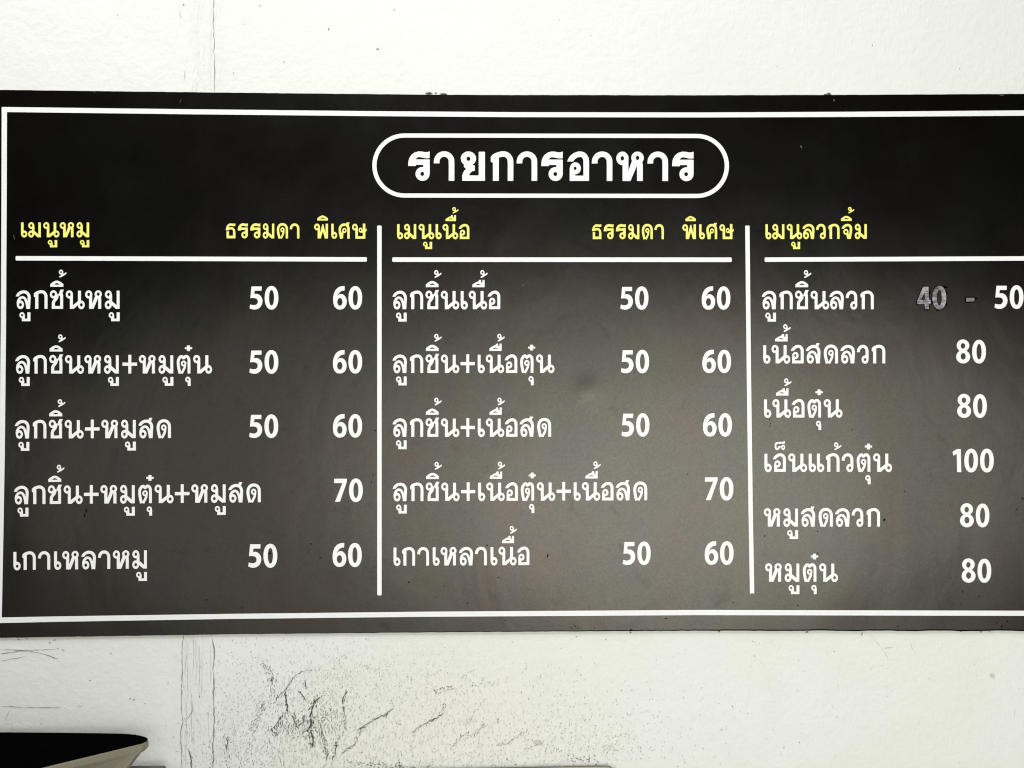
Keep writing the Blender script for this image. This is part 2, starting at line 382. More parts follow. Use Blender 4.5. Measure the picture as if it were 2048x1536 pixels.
def simplify(pts, tol):
    if len(pts) < 5: return pts
    pts = np.array(pts)
    k = int(np.argmax(np.hypot(*(pts - pts[0]).T)))
    def dp(a):
        if len(a) < 3: return [tuple(a[0])]
        p, q = a[0], a[-1]; e = q - p; L = np.hypot(*e) + 1e-9
        dd = np.abs(e[0] * (a[:, 1] - p[1]) - e[1] * (a[:, 0] - p[0])) / L
        i = int(np.argmax(dd))
        if dd[i] < tol: return [tuple(p)]
        return dp(a[:i + 1]) + dp(a[i:])
    closed = np.vstack([pts, pts[:1]])
    return dp(closed[:k + 1]) + dp(closed[k:])

_cache = {}
def glyph(ch, grow=0.0):
    key = (ch, grow)
    if key in _cache: return _cache[key]
    ops = G[ch][4]
    xs, ys = [], []
    for o in ops:
        if o[0] in 'PQ': xs += [p[0] for p in o[1]]; ys += [p[1] for p in o[1]]
        elif o[0] in 'EH': xs += [o[1] - o[3], o[1] + o[3]]; ys += [o[2] - o[4], o[2] + o[4]]
        else:
            xs += [p[0] + s * o[1] * .6 for p in o[2] for s in (-1, 1)]; ys += [p[1] + s * o[1] * .6 for p in o[2] for s in (-1, 1)]
    st = 3.0; m = 9 + grow
    gx = np.arange(min(xs) - m, max(xs) + m + st, st); gy = np.arange(min(ys) - m, max(ys) + m + st, st)
    PX, PY = np.meshgrid(gx + 0.013, gy + 0.017)
    d = np.full(PX.shape, 1e9)
    for o in ops:
        if o[0] == 'P': d = np.minimum(d, sd_poly(PX, PY, o[1]))
        elif o[0] == 'E': d = np.minimum(d, sd_ell(PX, PY, *o[1:]))
        elif o[0] == 'S': d = np.minimum(d, sd_stroke(PX, PY, *o[1:]))
    d = d - grow
    for o in ops:
        if o[0] == 'Q': d = np.maximum(d, -sd_poly(PX, PY, o[1]) - grow)
        elif o[0] == 'H': d = np.maximum(d, -sd_ell(PX, PY, *o[1:]) - grow)
    d = np.where(np.abs(d) < 1e-6, 1e-6, d)
    ins = d < 0
    segs = {}
    def ev(j, i, j2, i2):
        a, b = d[j, i], d[j2, i2]; t = a / (a - b)
        return (gx[i] + (gx[i2] - gx[i]) * t, gy[j] + (gy[j2] - gy[j]) * t)
    code = (ins[:-1, :-1] * 1 + ins[:-1, 1:] * 2 + ins[1:, 1:] * 4 + ins[1:, :-1] * 8)
    # edges: 0 bottom, 1 right, 2 top, 3 left; segments keep the inside on the left
    T = {1: [(0, 3)], 2: [(1, 0)], 3: [(1, 3)], 4: [(2, 1)], 5: [(0, 3), (2, 1)], 6: [(2, 0)], 7: [(2, 3)],
         8: [(3, 2)], 9: [(0, 2)], 10: [(1, 0), (3, 2)], 11: [(1, 2)], 12: [(3, 1)], 13: [(0, 1)], 14: [(3, 0)]}
    js, is_ = np.nonzero((code > 0) & (code < 15))
    nxt, pos = {}, {}
    for j, i in zip(js.tolist(), is_.tolist()):
        ek = (('h', j, i), ('v', j, i + 1), ('h', j + 1, i), ('v', j, i))
        ep = ((j, i, j, i + 1), (j, i + 1, j + 1, i + 1), (j + 1, i, j + 1, i + 1), (j, i, j + 1, i))
        for a, b in T[int(code[j, i])]:
            nxt[ek[a]] = ek[b]
            if ek[a] not in pos: pos[ek[a]] = ev(*ep[a])
            if ek[b] not in pos: pos[ek[b]] = ev(*ep[b])
    loops = []
    while nxt:
        k0 = next(iter(nxt)); k = k0; lp = []
        while k in nxt:
            lp.append(pos[k]); k = nxt.pop(k)
        if len(lp) > 5: loops.append(simplify(lp, 0.45))
    loops = [l for l in loops if len(l) > 2 and abs(sum(l[i - 1][0] * l[i][1] - l[i][0] * l[i - 1][1] for i in range(len(l)))) > 40]
    def area_(l): return sum(l[i - 1][0] * l[i][1] - l[i][0] * l[i - 1][1] for i in range(len(l))) / 2
    def inside(p, l):
        c = False
        for i in range(len(l)):
            (x0, y0), (x1, y1) = l[i - 1], l[i]
            if (y0 > p[1]) != (y1 > p[1]) and p[0] < (x1 - x0) * (p[1] - y0) / (y1 - y0) + x0: c = not c
        return c
    big = max(loops, key=lambda l: abs(area_(l))); sgn = 1 if area_(big) > 0 else -1
    outers = [l for l in loops if area_(l) * sgn > 0]; holes = [l for l in loops if area_(l) * sgn < 0]
    vs, tris = [], []
    for ol in outers:
        grp = [ol] + [h for h in holes if inside(h[0], ol)]
        o0 = len(vs)
        for t in tessellate_polygon([[Vector((x, y, 0)) for x, y in l] for l in grp]): tris.append(tuple(i + o0 for i in t))
        vs += [p for l in grp for p in l]
    out = []
    for a, b, c in tris:
        A, B, C_ = vs[a], vs[b], vs[c]
        ar = (B[0] - A[0]) * (C_[1] - A[1]) - (B[1] - A[1]) * (C_[0] - A[0])
        out.append((a, b, c) if ar > 0 else (a, c, b))
    _cache[key] = (vs, out)
    return _cache[key]

MARKS = 'ูุิื้๋็'
def layout(text, track=0.0):
    """-> list of (char, x, y), total width in units"""
    pen, first, items, base, hi = 0.0, True, [], (0, 0), False
    right = 0.0
    for ch in text:
        w, lsb, rsb, anc, _ = G[ch]
        if ch in MARKS:
            bx, banc = base; r = bx + banc + anc; dy = 0
            if ch == '้' and not hi: r -= 18; dy = -152
            if ch in 'ิื': hi = True
            items.append((ch, r - w, dy)); continue
        if not first: pen += lsb + track
        first = False; hi = False
        items.append((ch, pen, 0)); base = (pen, anc)
        right = pen + w; pen += w + rsb
    return items, right

BOARD_Y = -0.0028                       # front face of the sheet
def write(name, text, xl, xr, yl, yr, cap, mat, parent, lift=0.0004, grow=0.0, track=0.0, dash_gap=None):
    items, W = layout(text, track)
    verts, faces = [], []
    for ch, x, y in items:
        vs, ts = glyph(ch, grow); o = len(verts)
        for vx, vy in vs:
            u = (x + vx) / W
            px = xl + (xr - xl) * u; py = yl + (yr - yl) * u - (y + vy) * cap / 293.0
            verts.append(at(px, py, BOARD_Y - lift))
        faces += [tuple(i + o for i in t) for t in ts]
    ob = mesh_obj(name, verts, faces, mat)
    keep(ob, parent)
    return ob
def price(text, xl, xr, top, bot, mat, parent, lift=0.0004, grow=0.0, name='price_figures'):
    s = (bot - top) / 375.0 * 293.0      # the nought runs from -6.5 to 368.5
    return write(name, text, xl, xr, bot - 6.5 * s / 293, bot - 6.5 * s / 293, s, mat, parent, lift, grow)

def strip(name, pts, widths, mat, parent, Y):
    """flat ribbon along photo-pixel points"""
    pts = [np.array(p, float) for p in pts]; V, Fc = [], []
    for i, p in enumerate(pts):
        a = pts[max(i - 1, 0)]; b = pts[min(i + 1, len(pts) - 1)]
        t = b - a; t /= np.linalg.norm(t) + 1e-9; n = np.array((-t[1], t[0]))
        w = widths[i] if hasattr(widths, '__len__') else widths
        V += [at(*(p + n * w / 2), Y), at(*(p - n * w / 2), Y)]
        if i: Fc.append((2 * i - 2, 2 * i - 1, 2 * i + 1, 2 * i))
    ob = mesh_obj(name, V, Fc, mat)
    if parent: keep(ob, parent)
    return ob
def flat_poly(name, pts, mat, parent, Y):
    vs = [at(x, y, Y) for x, y in pts]
    t = tessellate_polygon([vs])
    ob = mesh_obj(name, vs, [tuple(x) for x in t], mat)
    # face the viewer
    me = ob.data
    for p in me.polygons:
        pass
    keep(ob, parent); return ob

# ------------------------------------------------------------------ the ground and the wall
gr = mesh_obj('ground', [(-6, -9, 0), (6, -9, 0), (6, 0.3, 0), (-6, 0.3, 0)], [(0, 1, 2, 3)], M_GROUND)
gr['kind'] = 'structure'

wall = empty('wall', (0, 0, 0), 'white painted plaster wall, cracked and flaking below the board', 'wall')
def slab(name, x0, x1, y0, y1, z0, z1, mat, parent=None, bevel=0.0, seg=3):
    import bmesh
    bm = bmesh.new(); bmesh.ops.create_cube(bm, size=1)
    for v in bm.verts: v.co = Vector(((x0 + x1) / 2 + v.co.x * (x1 - x0), (y0 + y1) / 2 + v.co.y * (y1 - y0), (z0 + z1) / 2 + v.co.z * (z1 - z0)))
    if bevel: bmesh.ops.bevel(bm, geom=list(bm.edges), offset=bevel, segments=seg, profile=0.5, affect='EDGES')
    me = bpy.data.meshes.new(name); bm.to_mesh(me); bm.free(); me.materials.append(mat)
    o = bpy.data.objects.new(name, me); scene.collection.objects.link(o)
    if parent: keep(o, parent)
    return o
slab('plaster_face', -3.0, 3.0, 0.0, 0.12, 0.0, 3.1, M_WALL, wall)

WY = -0.0006
def jag(pts, step=7.0, amp=1.3):
    out = [pts[0]]
    for a, b in zip(pts[:-1], pts[1:]):
        a, b = np.array(a, float), np.array(b, float); L = np.linalg.norm(b - a); n = max(int(L / step), 1)
        t = (b - a) / (L + 1e-9); nn = np.array((-t[1], t[0]))
        for k in range(1, n + 1):
            q = a + (b - a) * k / n
            if k < n: q = q + nn * random.uniform(-amp, amp)
            out.append(tuple(q))
    return out
def crack(pts, w, amp=1.2, mat=None, step=7):
    p = jag(pts, step, amp)
    ws = [w * random.uniform(0.35, 1.25) for _ in p]; ws[0] = ws[-1] = 0.15
    return strip('crack', p, ws, mat or M_CRACK, wall, WY)
z1 = lambda L: [(300 + x / 6.827, y / 6.827) for x, y in L]
z2 = lambda L: [(x / 4.096, 1200 + y / 4.096) for x, y in L]
z3 = lambda L: [(450 + x / 4.551, 1200 + y / 4.551) for x, y in L]
z4 = lambda L: [(850 + x / 3.724, 1200 + y / 3.724) for x, y in L]
z5 = lambda L: [(1700 + x / 4.571, 1200 + y / 4.571) for x, y in L]
crack(z1([(865, -40), (872, 30), (862, 120), (868, 250), (860, 320), (875, 430), (865, 490), (878, 520), (878, 640), (868, 690),
          (885, 800), (875, 880), (885, 960), (880, 1080), (885, 1290)]), 1.7, 0.3, step=12)
crack(z1([(415, -20), (425, 60)]), 1.4, 0.2); crack(z1([(405, 100), (410, 200), (420, 260)]), 0.9, 0.3)
crack(z1([(670, 690), (660, 750)]), 0.8, 0.2); crack(z1([(640, 980), (680, 1050)]), 0.9, 0.3); crack(z1([(472, 950), (476, 1100)]), 0.9, 0.3)
crack(z2([(1500, 285), (1490, 430), (1495, 600), (1488, 700), (1485, 880), (1500, 990), (1480, 1080), (1490, 1300), (1492, 1400)]), 1.6, 1.1, step=5)
crack(z2([(1735, 310), (1755, 430), (1745, 550), (1752, 700), (1748, 850), (1755, 980), (1748, 1110), (1745, 1230), (1745, 1400)]), 2.3, 1.2, step=5)
crack(z2([(1500, 990), (1545, 960), (1580, 900), (1570, 830)]), 1.0, 0.8)
crack(z2([(1535, 1210), (1560, 1280), (1572, 1390)]), 2.2, 1.0, M_FLAKE); crack(z2([(1870, 1120), (1850, 1240)]), 1.8, 1.0, M_FLAKE)
crack(z2([(0, 405), (120, 408), (300, 410), (460, 405)]), 1.0, 1.0); crack(z2([(0, 442), (200, 410), (350, 440), (480, 482)]), 1.4, 1.0)
crack(z2([(0, 500), (120, 480), (220, 455)]), 0.9, 1.0); crack(z2([(100, 410), (250, 430)]), 1.2, 1.4); crack(z2([(0, 870), (300, 882), (500, 882)]), 1.1, 0.4)
crack(z2([(620, 875), (690, 865)]), 1.1, 0.4); crack(z2([(80, 900), (40, 990)]), 0.8, 0.3); crack(z2([(40, 1010), (100, 1012), (90, 1060)]), 0.8, 0.3)
crack(z5([(180, 305), (290, 440), (340, 520), (345, 545)]), 0.6, 0.4, M_PLASTER_LINE); crack(z5([(300, 440), (400, 432)]), 0.6, 0.4)
crack(z5([(340, 545), (400, 548)]), 0.7, 0.5); crack(z5([(545, 375), (580, 470), (605, 500)]), 0.6, 0.3, M_PLASTER_LINE); crack(z5([(195, 640), (205, 605)]), 1.4, 0.3, M_FLAKE)
crack(z5([(100, 630), (130, 650)]), 1.0, 0.5); crack(z5([(1510, 990), (1505, 1070)]), 0.6, 0.3, M_PLASTER_LINE)

# bared dark lines in the flaking area
for pts, w in (([(545, 840), (560, 950), (570, 1030)], 2.6), ([(670, 830), (715, 880), (735, 910)], 2.6), ([(860, 880), (810, 930), (780, 1060)], 2.6),
        ([(790, 1080), (785, 1140), (755, 1175)], 3.0), ([(785, 1180), (800, 1260), (790, 1340)], 2.4), ([(730, 1050), (712, 1110), (650, 1160)], 2.0), ([(650, 1160), (625, 1080), (610, 1040)], 1.8),
        ([(420, 1170), (440, 1205), (470, 1215)], 2.8), ([(430, 1180), (480, 1110), (520, 1050)], 1.6), ([(1105, 830), (1075, 890), (1070, 945)], 2.2), ([(1075, 960), (1090, 1060)], 1.3),
        ([(1015, 1295), (1005, 1370)], 2.4), ([(995, 1410), (975, 1450)], 2.2), ([(935, 1380), (930, 1450)], 2.2), ([(730, 740), (740, 800)], 1.6), ([(870, 1180), (880, 1240)], 2.0),
        ([(1200, 1190), (1240, 1165), (1340, 1095)], 1.4), ([(1350, 1090), (1450, 1050), (1530, 985)], 1.4), ([(1060, 1400), (1120, 1340), (1190, 1310)], 1.2), ([(1760, 1160), (1890, 1090), (1975, 1040)], 1.2),
        ([(600, 760), (615, 710), (700, 650)], 1.1), ([(425, 700), (432, 770)], 1.8), ([(460, 915), (500, 860), (600, 765)], 1.4), ([(350, 930), (325, 1010)], 1.6), ([(1585, 1440), (1585, 1529)], 1.2)):
    crack(z3(pts), w, 1.5, M_FLAKE, 4)
for x, y0, y1, w in ((371, 1276, 1345, .9), (376, 1280, 1400, 1.1), (386, 1274, 1352, 1.2), (391, 1278, 1372, .9), (399, 1290, 1375, 1.4), (404, 1300, 1390, .8), (372, 1400, 1530, 1.0), (383, 1385, 1490, 1.2), (418, 1410, 1500, .8), (421, 1290, 1370, .8)):
    crack([(x, y0), (x + random.uniform(-2, 2), (y0 + y1) / 2), (x + random.uniform(-2, 2), y1)], w, .7, M_PLASTER_LINE, 6)
# flaked paint: thousands of short chips thickest along the streaks seen below the board
chips = {0: ([], []), 1: ([], [])}
_grid = {}
def free(x, y, r):
    k = (int(x // 5), int(y // 5))
    for i in (-1, 0, 1):
        for j in (-1, 0, 1):
            for q in _grid.get((k[0] + i, k[1] + j), ()):
                if (q[0] - x) ** 2 + (q[1] - y) ** 2 < r * r: return False
    _grid.setdefault(k, []).append((x, y)); return True
def chip(x, y, L, w, ang, dark):
    if not free(x, y, 3.3 if dark else 4.2): return
    V, Fc = chips[dark]; o = len(V)
    t = np.array((math.cos(ang), -math.sin(ang))); n = np.array((t[1], -t[0])); c = np.array((x, y))
    if y < 1274 or y > 1548: return
    L *= 1.15; w *= 1.15
    bend = random.uniform(-.35, .35) * L
    for q in (c - t * L / 2, c - t * L * .15 + n * (w / 2 + bend * .3), c + t * L / 2 + n * bend * .2, c + t * L * .1 - n * (w / 2 - bend * .3)):
        V.append(at(q[0], q[1], WY - 0.0003 - 0.0004 * random.random()))
    Fc.append((o, o + 1, o + 2, o + 3))
def streak(pts, n, spread, dark, L=(3, 8), w=(0.8, 2.0), along=0.6):
    seg = [(np.array(a, float), np.array(b, float)) for a, b in zip(pts[:-1], pts[1:])]
    ln = [np.linalg.norm(b - a) for a, b in seg]; tot = sum(ln)
    for _ in range(int(n * .9)):
        r = random.uniform(0, tot); i = 0
        while i < len(ln) - 1 and r > ln[i]: r -= ln[i]; i += 1
        a, b = seg[i]; c = a + (b - a) * min(r / (ln[i] + 1e-9), 1)
        a0 = math.atan2(-(b - a)[1], (b - a)[0])
        ang = a0 + random.gauss(0, .35) if random.random() < along else random.gauss(R(58), .4)
        chip(c[0] + random.gauss(0, spread), c[1] + random.gauss(0, spread), random.uniform(*L), random.uniform(*w), ang, dark)
for pts, n, sp, dk, w in (
    ([(340, 560), (430, 700), (430, 800), (460, 910)], 130, 4.0, 1, (.6, 1.5)), ([(545, 840), (560, 950), (570, 1030)], 34, .8, 1, (1.2, 2.6)),
    ([(460, 910), (540, 840), (600, 740), (700, 650), (850, 630)], 60, 1.0, 1, (.5, 1.2)), ([(670, 830), (715, 880), (735, 910)], 30, .9, 1, (1.4, 2.8)),
    ([(860, 880), (810, 930), (780, 1060), (790, 1140), (760, 1170), (800, 1260), (790, 1340)], 190, 2.6, 1, (1.2, 2.8)),
    ([(730, 1050), (710, 1110), (650, 1160), (640, 1080), (610, 1040)], 80, 2.2, 1, (1., 2.2)), ([(420, 1170), (470, 1210), (520, 1050)], 110, 3.5, 1, (1., 2.3)),
    ([(1110, 820), (1070, 940), (1090, 1060), (1100, 1180)], 60, 1.5, 1, (.8, 1.8)), ([(940, 1020), (880, 1120), (870, 1220), (910, 1300), (930, 1450)], 160, 4., 1, (.9, 2.2)),
    ([(1010, 1290), (1005, 1370), (980, 1450)], 40, 1.2, 1, (1.2, 2.6)), ([(1060, 1400), (1190, 1310), (1240, 1180), (1350, 1090), (1450, 1050), (1540, 980)], 130, 1.4, 1, (.7, 1.6)),
    ([(1700, 1210), (1790, 1140), (1900, 1090), (1980, 1040), (2000, 950)], 70, 1.2, 1, (.7, 1.5)), ([(920, 950), (1010, 840)], 26, 1., 0, (.7, 1.4)),
    ([(910, 720), (1040, 530), (1150, 480)], 55, 2.4, 0, (.6, 1.3)), ([(730, 740), (740, 800)], 14, .8, 1, (1., 2.)), ([(1010, 740), (1100, 690), (1230, 650)], 30, 1.5, 0, (.6, 1.2)),
    ([(350, 930), (320, 1010), (240, 1180), (260, 1220)], 90, 4.5, 1, (.6, 1.5)), ([(600, 1210), (560, 1100), (640, 1220), (720, 1200), (800, 1100)], 170, 7., 1, (.7, 1.9)),
    ([(1100, 1460), (1300, 1490), (1400, 1500), (1600, 1520), (1900, 1530)], 110, 2.5, 1, (.8, 2.)), ([(1130, 560), (1420, 630), (1530, 605)], 45, 3., 0, (.5, 1.1)),
    ([(10, 1250), (20, 1520)], 60, 2.5, 1, (.6, 1.4)), ([(900, 1000), (1000, 1100), (1010, 1250)], 120, 9., 1, (.6, 1.4))):
    streak(z3(pts), n, sp, dk, w=w)
for pts, n, sp, dk, w in (
    ([(0, 930), (80, 880), (130, 850), (150, 770)], 50, 1.4, 1, (.7, 1.5)), ([(200, 1100), (280, 1000), (370, 1000), (440, 930)], 55, 1.6, 1, (.6, 1.3)),
    ([(300, 930), (440, 740)], 25, 1.5, 0, (.6, 1.2)), ([(520, 1090), (640, 1060), (700, 1010), (780, 960)], 60, 1.6, 1, (.6, 1.3)),
    ([(740, 1110), (830, 1080)], 22, 1.2, 0, (.6, 1.3)), ([(0, 570), (60, 560), (130, 520)], 26, 1.2, 0, (.6, 1.2)), ([(80, 680), (220, 650)], 40, 3., 1, (.7, 1.5)),
    ([(260, 590), (370, 510)], 16, 1.2, 0, (.6, 1.2)), ([(541, 915), (546, 880)], 5, .3, 1, (1., 1.6)), ([(1340, 1030), (1520, 1000)], 22, 2., 0, (.6, 1.2)),
    ([(1350, 1110), (1450, 1110)], 40, 4., 0, (.6, 1.3)), ([(1060, 1180), (1260, 1200)], 26, 5., 1, (.8, 1.6)), ([(230, 700), (500, 610)], 30, 6., 0, (.6, 1.3))):
    streak(z4(pts), n, sp, dk, w=w)
def cloud(cx, cy, sx, sy, n, dark, L=(1.5, 5), w=(.5, 1.3)):
    for _ in range(int(n * .8)):
        chip(random.gauss(cx, sx), random.gauss(cy, sy), random.uniform(*L), random.uniform(*w), random.gauss(R(58), .5), dark)
cloud(620, 1450, 90, 55, 620, 1); cloud(640, 1440, 110, 75, 1100, 0); cloud(560, 1520, 90, 22, 420, 1); cloud(900, 1515, 190, 26, 620, 1, (1.2, 4), (.5, 1.2))
cloud(950, 1460, 220, 55, 900, 0); cloud(1180, 1490, 110, 28, 260, 0); cloud(465, 1440, 25, 70, 300, 0); cloud(470, 1500, 30, 30, 170, 1, (1.2, 3.5), (.5, 1.1))
cloud(385, 1500, 14, 40, 90, 1, (1.2, 4), (.5, 1.1)); cloud(720, 1350, 120, 35, 330, 0, (1.5, 4), (.4, .9)); cloud(1100, 1420, 280, 70, 330, 0, (1.5, 4), (.4, 1.0))
cloud(520, 1335, 30, 30, 90, 0); cloud(1500, 1400, 500, 110, 130, 0, (1.2, 3.5), (.4, .9))
for k, nm, mt in ((0, 'grime_fleck', M_FLAKE2), (1, 'paint_chip', M_FLAKE)):
    o = mesh_obj(nm, chips[k][0], chips[k][1], mt); o['kind'] = 'stuff'; keep(o, wall)

def spots(name, L, mat, parent, Y):
    V, Fc = [], []
    for x, y, rx, ry, a in L:
        o = len(V); n = 9; ca, sa = math.cos(a), math.sin(a)
        for k in range(n):
            t = 2 * math.pi * k / n; q = random.uniform(.75, 1.15)
            dx, dy = rx * q * math.cos(t), ry * q * math.sin(t)
            V.append(at(x + dx * ca - dy * sa, y + dx * sa + dy * ca, Y - random.random() * 0.0001))
        Fc.append(tuple(range(o + n - 1, o - 1, -1)))
    ob = mesh_obj(name, V, Fc, mat); ob['kind'] = 'stuff'; keep(ob, parent); return ob
wall_spots = [(755, 98, 3.2, 1.4, .3), (657, 58, 1.3, 2.6, .1), (568, 124, 1, 2.2, 0), (467, 146, 1.2, 1.4, 0), (367, 9, 1.5, 2.4, 0), (789, 19, 1.5, 1, 0),
    (235, 30, .8, 1.2, 0), (488, 48, 1.6, .8, .2), (520, 11, 1, 2.6, -.4), (1182, 71, 1.1, .9, 0), (1554, 132, .9, .9, 0), (1745, 90, 1.0, 1.6, .3), (1919, 137, .9, 1, 0),
    (1118, 40, 1, .9, 0), (99, 1285, 2.2, 1.2, -.4), (109, 1280, 3.4, .9, -.2), (126, 1300, 2.6, .9, .2), (115, 1297, 2, .8, .1), (222, 1307, 2.2, .8, 0),
    (37, 1279, 2.6, 1, .3), (54, 1277.5, 2.6, .9, 0), (180, 1361, 3, .6, 0), (260, 1397.5, 2.6, .8, .2), (268, 1399, 3, .8, -.3), (399, 1393, 1.3, 2.4, .1), (290, 1407, 1.4, 1, 0), 
    (1669, 1303, 1.1, 1, 0), (1506, 1283, 1.2, 1, 0), (1509, 1312, 1.2, 1.1, 0), (1614, 1264, 3.6, 1.8, 0), (1438, 1263, 2, 2.4, 0), (1724, 1268, 1.2, 4, .2),
    (1922, 1262.5, 3.6, 1.4, 0), (1962, 1263.6, 3, 1.6, -.3), (1979, 1263.6, 1.4, 1.2, 0), (1465, 1413, 1.6, 1, .5), (1674, 1434, 1, 1, 0), (1261, 1265, 2.2, 2, 0),
    (1153, 1273, 1.6, .9, 0), (1212, 1204 + 75, 1, 1.6, .4), (945, 1371, 1.4, 1.8, .1), (1014, 1518, 1.6, 2.2, .3), (1031, 1529, 2, 1.2, 0), (1179, 1517, 1.6, 1.2, -.3),
    (1195, 1523, 1.3, 1.2, 0), (1091, 1502, 1.6, 1.1, 0), (1058, 1398, 1, 2, -.2), (1255, 1428, .8, 1.8, .2), (1305, 1398, 1, .8, 0), (1322, 1263, 1, 1, 0)]
spots('wall_speck', wall_spots, M_CRACK, wall, WY)
spots('grey_smudge', [(1985, 1351, 6, 4, .5), (1077, 1485, 10, 6, .1)], m_plain('faint_smudge', (0.60, 0.60, 0.53), .8, .2, .15, 90), wall, WY)
# mould and filler showing just above the board's upper edge
spots('mould_patch', [(858, 186.5, 7, 2.4, 0), (871, 186, 3, 1.0, 0), (887, 188, 8, 1.6, 0), (1658, 188, 4.6, 2.6, .2), (1652, 189, 4, 1.4, 0)],
      m_plain('olive_mould', (0.11, 0.11, 0.075), .9, .1, .5, 400), wall, WY - .0002)

# ------------------------------------------------------------------ the menu board
board = empty('menu_board', at(1100, 720, 0), 'wide black menu board with white and yellow Thai lettering and prices', 'menu board')
top_e = [(-40, 179.2), (0, 179.8), (120, 181.2), (300, 183.4), (600, 186.9), (850, 189.3), (1024, 190.1), (1400, 190.5), (1700, 189.8), (2048, 187.7), (2230, 186)]
bot_e = [(-40, 1276.5), (0, 1275.9), (120, 1273.9), (450, 1268.8), (900, 1264.3), (1400, 1261.2), (2048, 1261.6), (2230, 1262.5)]
def dense(L, step=12, wob=lambda x: 0.0):
    out = []
    for a, b in zip(L[:-1], L[1:]):
        n = max(int((b[0] - a[0]) / step), 1)
        for k in range(n):
            x = a[0] + (b[0] - a[0]) * k / n
            out.append((x, a[1] + (b[1] - a[1]) * k / n + wob(x)))
    out.append(L[-1]); return out
tE = dense(top_e, 12, lambda x: random.uniform(-.22, .22))
bE = dense(bot_e, 12, lambda x: random.uniform(-.3, .3) + (math.sin(x / 19.) * .55 if x > 1600 else 0))
nt_, nb_ = len(tE), len(bE)
V = [at(x, y, BOARD_Y) for x, y in tE] + [at(x, y, BOARD_Y) for x, y in bE]
Vb = [Vector((v.x, -0.0004, v.z)) for v in V]
xs_all = V + Vb; n1 = len(V)
Fc = []
# front face: a ladder of quads between matching fractions of the two edges
ring = list(range(nt_)) + list(range(n1 - 1, nt_ - 1, -1))
tess = tessellate_polygon([[V[i] for i in ring]])
for t in tess:
    a, b, c = (ring[i] for i in t)
    nn = (V[b] - V[a]).cross(V[c] - V[a])
    Fc.append((a, b, c) if nn.y < 0 else (a, c, b))
for i in range(len(ring)):
    a, b = ring[i - 1], ring[i]
    Fc.append((a, b, b + n1, a + n1))
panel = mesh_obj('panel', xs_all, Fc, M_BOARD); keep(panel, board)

eb = [(x, y - .9) for x, y in bE if 700 < x < 2225]
strip('lower_edge', eb, [min(2.4, .5 + (x - 700) / 420) for x, y in eb], M_LINER, board, BOARD_Y - .0003)
L_ = 0.0004
# white border: one closed outline built as a band
outer_t = dense([(3.3, 213.9), (370, 218.3), (740, 222.2), (1024, 224.2), (1400, 224.8), (1700, 223.5), (2048, 220.7), (2190, 219.4)], 30)
inner_t = dense([(14.0, 224.1), (370, 228.4), (740, 232.2), (1024, 234.3), (1400, 234.9), (1700, 233.9), (2048, 231.4), (2180, 230.2)], 30)
inner_b = dense([(3.6, 1234.9), (120, 1232.6), (450, 1227.8), (850, 1223.3), (1400, 1219.8), (2048, 1221.4), (2184, 1222.4)], 30)
outer_b = dense([(-7.0, 1246.3), (120, 1243.5), (450, 1238.0), (850, 1233.6), (1400, 1230.2), (2048, 1231.7), (2195, 1232.8)], 30)
left_o = [(3.3, 213.9), (2.8, 400), (1.6, 650), (-.9, 900), (-3.6, 1060), (-7.0, 1246.3)]
left_i = [(14.0, 224.1), (13.4, 400), (12.1, 650), (9.7, 900), (7.0, 1060), (3.6, 1234.9)]
right_o = [(2190, 219.4), (2195, 1232.8)]; right_i = [(2180, 230.2), (2184, 1222.4)]
O = outer_t + right_o[1:] + outer_b[::-1][1:] + left_o[::-1][1:-1]
I = inner_t + right_i[1:] + inner_b[::-1][1:] + left_i[::-1][1:-1]
vo = [at(x, y, BOARD_Y - L_) for x, y in O]; vi = [at(x, y, BOARD_Y - L_) for x, y in I]
tt = tessellate_polygon([vo, vi]); av = vo + vi
ff = []
for a, b, c in tt:
    nn = (av[b] - av[a]).cross(av[c] - av[a]); ff.append((a, b, c) if nn.y < 0 else (a, c, b))
bd = mesh_obj('border_line', av, ff, M_BORDER); keep(bd, board)

def bar(name, a, b, w, r=2.2):
    """rounded bar between two pixels"""
    a, b = np.array(a, float), np.array(b, float); t = (b - a) / np.linalg.norm(b - a); n = np.array((-t[1], t[0]))
    pts = []
    for c, s, sg in ((a, -1, 1), (a, -1, -1), (b, 1, -1), (b, 1, 1)):
        base = c - t * s * r + n * sg * (w / 2 - r)
        st = {(-1, 1): (90, 180), (-1, -1): (180, 270), (1, -1): (270, 360), (1, 1): (0, 90)}[(s, sg)]
        for k in range(5):
            g = R(st[0] + (st[1] - st[0]) * k / 4)
            pts.append(tuple(base + t * r * math.cos(g) + n * r * math.sin(g)))
    vs = [at(x, y, BOARD_Y - L_) for x, y in pts]
    o = mesh_obj(name, vs, [tuple(range(len(vs)))], M_WHITE); keep(o, board); return o
bar('heading_rule', (31.2, 516.5), (733.8, 518.8), 9.0)
bar('heading_rule', (784.6, 519.2), (1463.5, 519.5), 9.2)
bar('heading_rule', (1529.3, 519.3), (2150, 516.4), 9.0)
bar('divider_line', (758.8, 451), (758.9, 1190.8), 8.9)
dv = [(1494.7, 451.3), (1495.7, 540), (1495.8, 560), (1497.9, 760), (1501.3, 1020), (1502.0, 1060), (1504.2, 1186.8)]
strip('divider_line', dv, 8.7, M_WHITE, board, BOARD_Y - L_)

